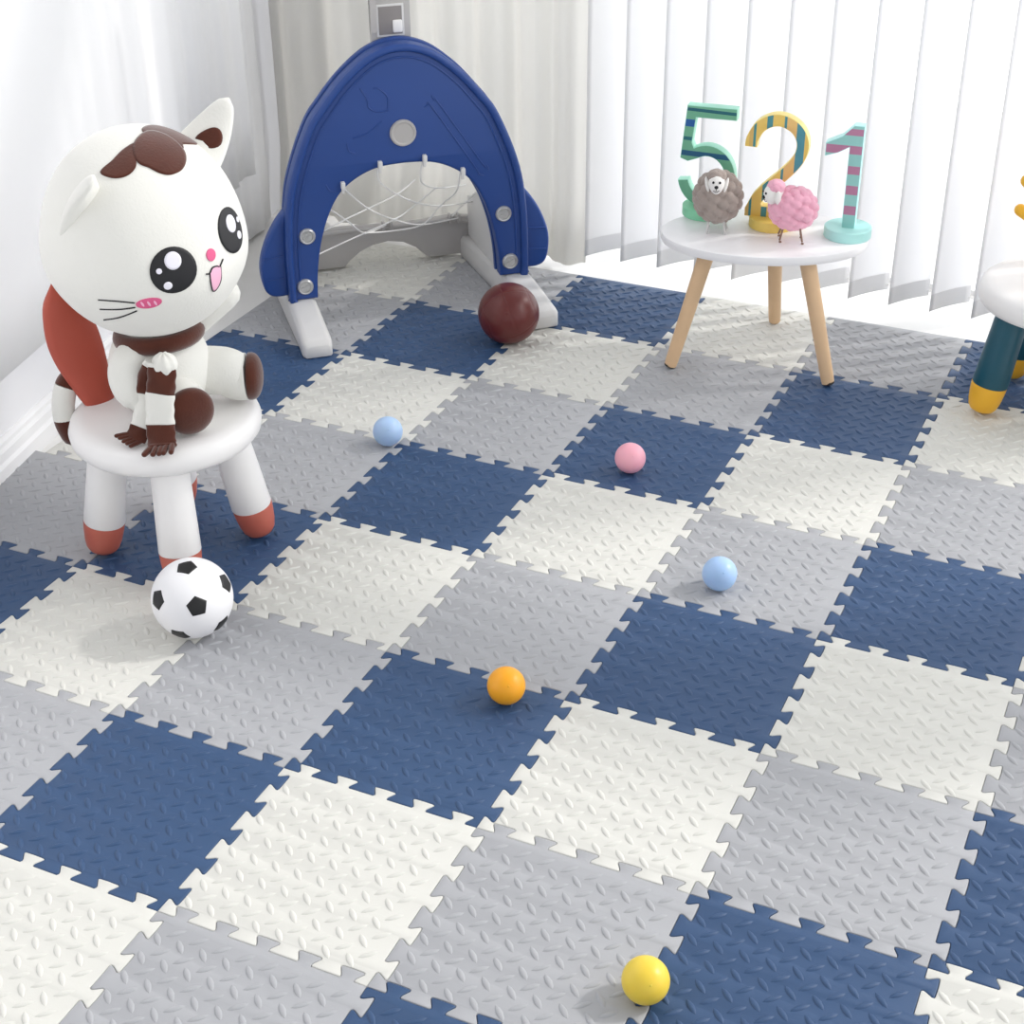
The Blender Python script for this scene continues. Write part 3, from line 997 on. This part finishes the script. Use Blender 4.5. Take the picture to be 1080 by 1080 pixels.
# net
bm = bmesh.new()
NET = [[(.1, .03, .300), (.165, .08, .225), (.235, .14, .169), (.308, .18, .134), (.42, .285, .10)],
       [(.183, .02, .345), (.187, .03, .298), (.264, .1, .225), (.347, .16, .182), (.452, .25, .150)],
       [(.28, .02, .343), (.279, .04, .287), (.329, .1, .247), (.418, .2, .21)],
       [(.045, .02, .262), (.076, .03, .248), (.121, .08, .198), (.167, .14, .145), (.244, .29, .100)],
       [(.06, .04, .20), (.115, .06, .214), (.166, .1, .215), (.248, .16, .22), (.30, .20, .235)],
       [(.035, .06, .135), (.116, .12, .137), (.167, .14, .145), (.235, .14, .169), (.276, .16, .181), (.33, .13, .235)],
       [(.167, .14, .145), (.24, .2, .119), (.308, .18, .134), (.347, .16, .182), (.362, .06, .25), (.362, .02, .312)],
       [(.1, .03, .300), (.07, .06, .24), (.05, .1, .19)], [(.40, .29, .10), (.43, .25, .15), (.452, .2, .2)]]
for l in NET: tube(bm, spline(l, 8), .0017, 8)
for k in ((.165, .08, .225), (.167, .14, .145), (.235, .14, .169), (.308, .18, .134), (.347, .16, .182), (.264, .1, .225)): ellipsoid(bm, k, (.003,) * 3, nu=10, nv=6)
link('net', bm, m_rope, goal)
# post for the hoop with its height-setting window
bm = bmesh.new()
plate(bm, [(.190, .40), (.190, 1.05), (.274, 1.05), (.274, .40)], .056, .075, .003)
box(bm, (.196, .06, .83), (.012, .02, .44)); 
post = link('hoop_post', bm, m_gplast, goal, sharp=40)
for zc in (.632, .76, .89):
    bm = bmesh.new()
    # recess frame and dark pocket
    box(bm, (.231, .0555, zc), (.058, .004, .066), bev=.0012)
    w_ = link('slot_frame', bm, m_lplast, post)
    bm = bmesh.new(); box(bm, (.231, .0535, zc), (.049, .002, .057), bev=.0005)
    link('slot', bm, m_dgrey, w_)
    bm = bmesh.new(); box(bm, (.245, .051, zc - .012), (.020, .006, .026), bev=.003)
    link('latch_button', bm, m_plastic, w_)

# ------------------------------------------------------------------ round table
TC = V((.215, 1.83, 0)); TZ = .275
tb = empty('round_table', TC, 0, 'small round white side table on three splayed wooden legs', 'table')
bm = bmesh.new(); R_ = .208
lathe(bm, [(0, TZ), (R_ - .004, TZ), (R_ - .001, TZ - .0012), (R_, TZ - .004), (R_, TZ - .014), (R_ - .002, TZ - .018), (0, TZ - .018)], 96)
for v in bm.verts:                      # the top is a little oval, long axis nearly parallel to the window
    v.co.y *= .64
for v in bm.verts: v.co = M.Rotation(math.radians(18), 4, 'Z') @ v.co + V((-.004, .010, 0))
link('table_top', bm, m_table, tb, sharp=30)
for (x, y) in ((.065, 1.715), (.2, 2.021), (.389, 1.765)):
    f = V((x, y, 0)) - TC; d = f.normalized(); top = d * (.118 if x < .1 else .105) + V((0, 0, TZ - .0175))
    bm = bmesh.new(); ax = top - f; q = ax.to_track_quat('Z', 'Y').to_matrix().to_4x4()
    lathe(bm, [(0, .006), (.0125, .006), (.0135, .02), (.0165, ax.length - .004), (0, ax.length - .004)], 28, M.Translation(f) @ q)
    lg = link('leg', bm, m_wood, tb, sharp=50)
    bm = bmesh.new(); lathe(bm, [(0, .0012), (.010, .0012), (.0122, .003), (.0122, .0062), (0, .0062)], 24, M.Translation(f + V((0, 0, .0025))) @ q)
    link('rubber_foot', bm, m_rubber, lg)


# ------------------------------------------------------------------ wooden numbers
def ribbon(pts, w, slant=0):
    """flat stroke outline around a centre path, constant width"""
    pts = [V(p[:2]) for p in pts]; n = len(pts); L, Rr = [], []
    for i in range(n):
        a = pts[max(i - 1, 0)]; b = pts[min(i + 1, n - 1)]; t = (b - a).normalized(); nn_ = V((-t.y, t.x))
        ww = w[i] if isinstance(w, (list, tuple)) else w
        L.append(pts[i] + nn_ * ww / 2); Rr.append(pts[i] - nn_ * ww / 2)
    return [(p.x, p.y) for p in L + Rr[::-1]]


def number(name, loc, outline, front, side, discm, label, rz, th=.024, dx=0, dr=.047):
    o = empty(name, loc, rz, label, 'wooden number', 'wooden number decorations')
    bm = bmesh.new(); plate(bm, outline, -th / 2, th / 2, .0012, mi=0, side_mi=1, seg=2)
    link('numeral', bm, [front, side], o, sharp=35)
    bm = bmesh.new(); lathe(bm, [(0, 0), (dr - .001, 0), (dr, .001), (dr, .0195), (dr - .002, .021), (0, .021)], 56, M.Translation(V((dx, 0, 0))))
    link('base_disc', bm, discm, o, sharp=35)
    return o


NR = math.radians(6)
# five
arc5 = [(-.052, .062), (-.044, .044), (-.030, .030), (-.008, .022)]
a5 = []
for k in range(17):
    a = math.radians(-150 + k * (290 / 16))   # bowl
    a5.append((.002 + .049 * math.cos(a), .083 + .053 * math.sin(a)))
bowl = ribbon([(x, z, 0) for x, z in a5][0:], .023)
five = [(-.047, .226), (.058, .226), (.058, .203), (-.027, .203), (-.0335, .152)]
bo = [(x, z) for x, z in a5]
# outer and inner rims of the bowl
o5 = [(.001 + .063 * math.cos(math.radians(a)), .083 + .066 * math.sin(math.radians(a))) for a in range(118, -171, -8)]
i5 = [(.001 + .040 * math.cos(math.radians(a)), .083 + .043 * math.sin(math.radians(a))) for a in range(-168, 141, 8)]
five = [(-.047, .228), (.060, .228), (.060, .204), (-.027, .204), (-.0335, .152)] + [q for q in o5] + [q for q in i5 if True][:-2] + [(-.041, .1125), (-.058, .118)]
m5f = stripes('five_front', '#6fb191', [(.06, '#6fb191'), (.30, '#1f6e78'), (.33, '#6fb191'), (.52, '#1f5b80'), (.57, '#6fb191'), (.66, '#1c6a76'), (.69, '#6fb191'), (.78, '#1a5ba0'), (.84, '#6fb191'), (.915, '#17606e'), (.945, '#6fb191')], (0.03,), 0, .235)
m5s = mat('five_side', '#a5e2cc', .45); m5d = mat('five_disc', '#8ad3ac', .45)
number('wooden_number', (.066, 1.895, TZ), [(x * .95 + .0, z) for x, z in five], m5f, m5s, m5d, 'green striped wooden number 5 on a round base, behind the grey sheep', NR)
# two
c2 = [(-.052, .163), (-.050, .180), (-.036, .205), (-.012, .219), (.012, .219), (.036, .206), (.049, .184), (.049, .160), (.038, .136), (.014, .108), (-.012, .082), (-.032, .058), (-.041, .038)]
c2s = [(p.x, p.y) for p in spline([(x, z, 0) for x, z in c2], 5)]
two_r = ribbon([(x, z, 0) for x, z in c2s], .0245)
nL = len(c2s); Lside = two_r[:nL]; Rside = two_r[nL:]        # left side then reversed right side
# path goes clockwise: its left side is the outer edge
inner_end = Rside[0]; Rr = [p for p in Rside[1:]]
two = [p for p in Lside if not (p[0] > -.06 and p[1] < .05 and p[0] < 0)]
inn = [p for p in Rside if p[1] > .05 or p[0] > .02]
lo_l = [p for p in two_r if False]
outer_pts = two_r[:nL]; inner_pts = two_r[nL:][::-1]
if outer_pts[nL // 2][0] < inner_pts[nL // 2][0]: outer_pts, inner_pts = inner_pts, outer_pts
outer_pts = [p for p in outer_pts if p[1] > .046]; inner_pts = [p for p in inner_pts if p[1] > .040]
two = outer_pts + [(-.022, .043), (.062, .043), (.062, .019), (-.056, .019), (-.056, .036)] + inner_pts[::-1]
m2f = stripes('two_front', '#ecc969', [(.07, '#d9b56a'), (.13, '#3f8d93'), (.17, '#ecc969'), (.33, '#4a8f96'), (.42, '#ecc969'), (.60, '#4a8f96'), (.64, '#e8bf78'), (.80, '#4f93a0'), (.93, '#ecc969')], 'X', -.065, .062)
m2s = mat('two_side', '#f7e08c', .45); m2d = mat('two_disc', '#f3d470', .45)
number('wooden_number', (.213, 1.885, TZ), two, m2f, m2s, m2d, 'yellow and teal striped wooden number 2 on a round base, middle of the three', NR)
# one
one = [(.020, .019), (.020, .228), (.000, .228), (-.022, .205), (-.052, .190), (-.052, .163), (-.026, .172), (-.006, .184), (-.006, .019)]
bands1 = []
z0_ = [.05, .072, .092, .114, .134, .156, .176, .193, .208, .224]
cz = .042
m1f = stripes('one_front', '#97cfca', [(.19, '#b97f9e'), (.27, '#97cfca'), (.375, '#b97f9e'), (.455, '#97cfca'), (.555, '#b97f9e'), (.63, '#97cfca'), (.735, '#b97f9e'), (.81, '#97cfca'), (.90, '#b97f9e'), (.96, '#97cfca')], (.0,), .005, .23)
m1s = mat('one_side', '#bdf2f0', .45); m1d = mat('one_disc', '#b5eae6', .45)
number('wooden_number', (.362, 1.888, TZ), one, m1f, m1s, m1d, 'aqua and mauve striped wooden number 1 on a round base, right of the pink sheep', NR, dx=.006)


# ------------------------------------------------------------------ felt sheep
def puffs(bm, c, r, N, rr, amp, rot=None, seed=0, skew=None):
    ga = PI * (3 - 5 ** .5); rn = random.Random(seed); ds = []
    for i in range(N):
        z = 1 - 2 * (i + .5) / N; h = math.sqrt(1 - z * z); a = ga * i
        ds.append((V((h * math.cos(a), h * math.sin(a), z)) + V((rn.uniform(-.07, .07), rn.uniform(-.07, .07), rn.uniform(-.07, .07)))).normalized())

    def fn(p, d):
        m_ = min((d - q).length for q in ds)
        return p * (1 + amp * math.sqrt(max(0, 1 - (m_ / rr) ** 2)))
    ellipsoid(bm, c, r, rot, nu=96, nv=64, fn=fn)


def sheep(name, loc, rz, wool, label, legm, head_at, face_dir, body_r, bz, legs, legr):
    o = empty(name, loc, rz, label, 'felt sheep', 'felt sheep ornaments')
    bm = bmesh.new(); puffs(bm, (0, 0, bz), [q * .93 for q in body_r], 85, .24, .20, seed=2)
    link('wool_body', bm, wool, o, sharp=0)
    H = V(head_at); fd = V(face_dir).normalized()
    q3 = fd.to_track_quat('Y', 'Z').to_matrix()
    bm = bmesh.new(); ellipsoid(bm, H, (.0165, .0200, .0215), q3, nu=32, nv=20, fn=lambda p, d: V((p.x * (1 - .22 * max(0, -d.z)), p.y, p.z)))
    hd = link('head', bm, m_felt, o, sharp=0)
    bm = bmesh.new(); puffs(bm, H + q3 @ V((0, -.006, .014)), (.0175, .0165, .0125), 26, .42, .12, q3, seed=4)
    link('wool_cap', bm, wool, hd, sharp=0)
    for s in (-1, 1):
        bm = bmesh.new(); ellipsoid(bm, H + q3 @ V((s * .0065, .0185, .007)), (.0024, .0018, .0026), q3, nu=14, nv=8); link('eye', bm, m_black, hd)
        bm = bmesh.new(); ellipsoid(bm, H + q3 @ V((s * .0185, -.002, -.003)), (.0040, .0065, .0155), q3 @ M.Rotation(s * .22, 3, 'Y'), nu=18, nv=12); link('ear', bm, m_felt, hd)
    bm = bmesh.new(); ellipsoid(bm, H + q3 @ V((0, .0200, -.002)), (.0040, .0030, .0034), q3, nu=16, nv=10); link('nose', bm, m_black, hd)
    bm = bmesh.new()
    tube(bm, [H + q3 @ V((0, .0208, -.004)), H + q3 @ V((0, .0192, -.009))], .0006, 6)
    tube(bm, spline([H + q3 @ V((-.006, .0176, -.0095)), H + q3 @ V((0, .0180, -.0125)), H + q3 @ V((.006, .0176, -.0095))], 4), .0006, 6)
    link('mouth', bm, m_black, hd)
    for (x, y, tx, ty) in legs:
        bm = bmesh.new(); tube(bm, [(tx, ty, bz - body_r[2] * .72), (x, y, .0065), ], legr, 10)
        tube(bm, [(x, y, legr * 1.0 + .0), (x + .002, y, legr * 1.0)], legr * 1.0, 8)
        link('leg', bm, legm, o)
    return o


# local frames: front of the sheep is -y
sheep('felt_sheep', (.118, 1.812, TZ), math.radians(14), m_gwool, 'round grey felt sheep facing the camera, in front of the number 5', m_swire, (-.002, -.040, .113), (.05, -1, .05),
      (.047, .043, .050), .072, ((-.018, -.018, -.014, -.010), (.018, -.018, .014, -.010), (-.018, .018, -.014, .010), (.018, .018, .014, .010)), .0024)
sheep('felt_sheep', (.271, 1.820, TZ), math.radians(10), m_pwool, 'pink felt sheep facing left, in front of the number 2', m_wire, (-.039, -.018, .100), (-.85, -.45, -.12),
      (.046, .040, .041), .067, ((-.020, -.018, -.014, -.010), (.024, -.018, .016, -.010), (-.026, .016, -.016, .010), (.018, .016, .014, .010)), .0020)
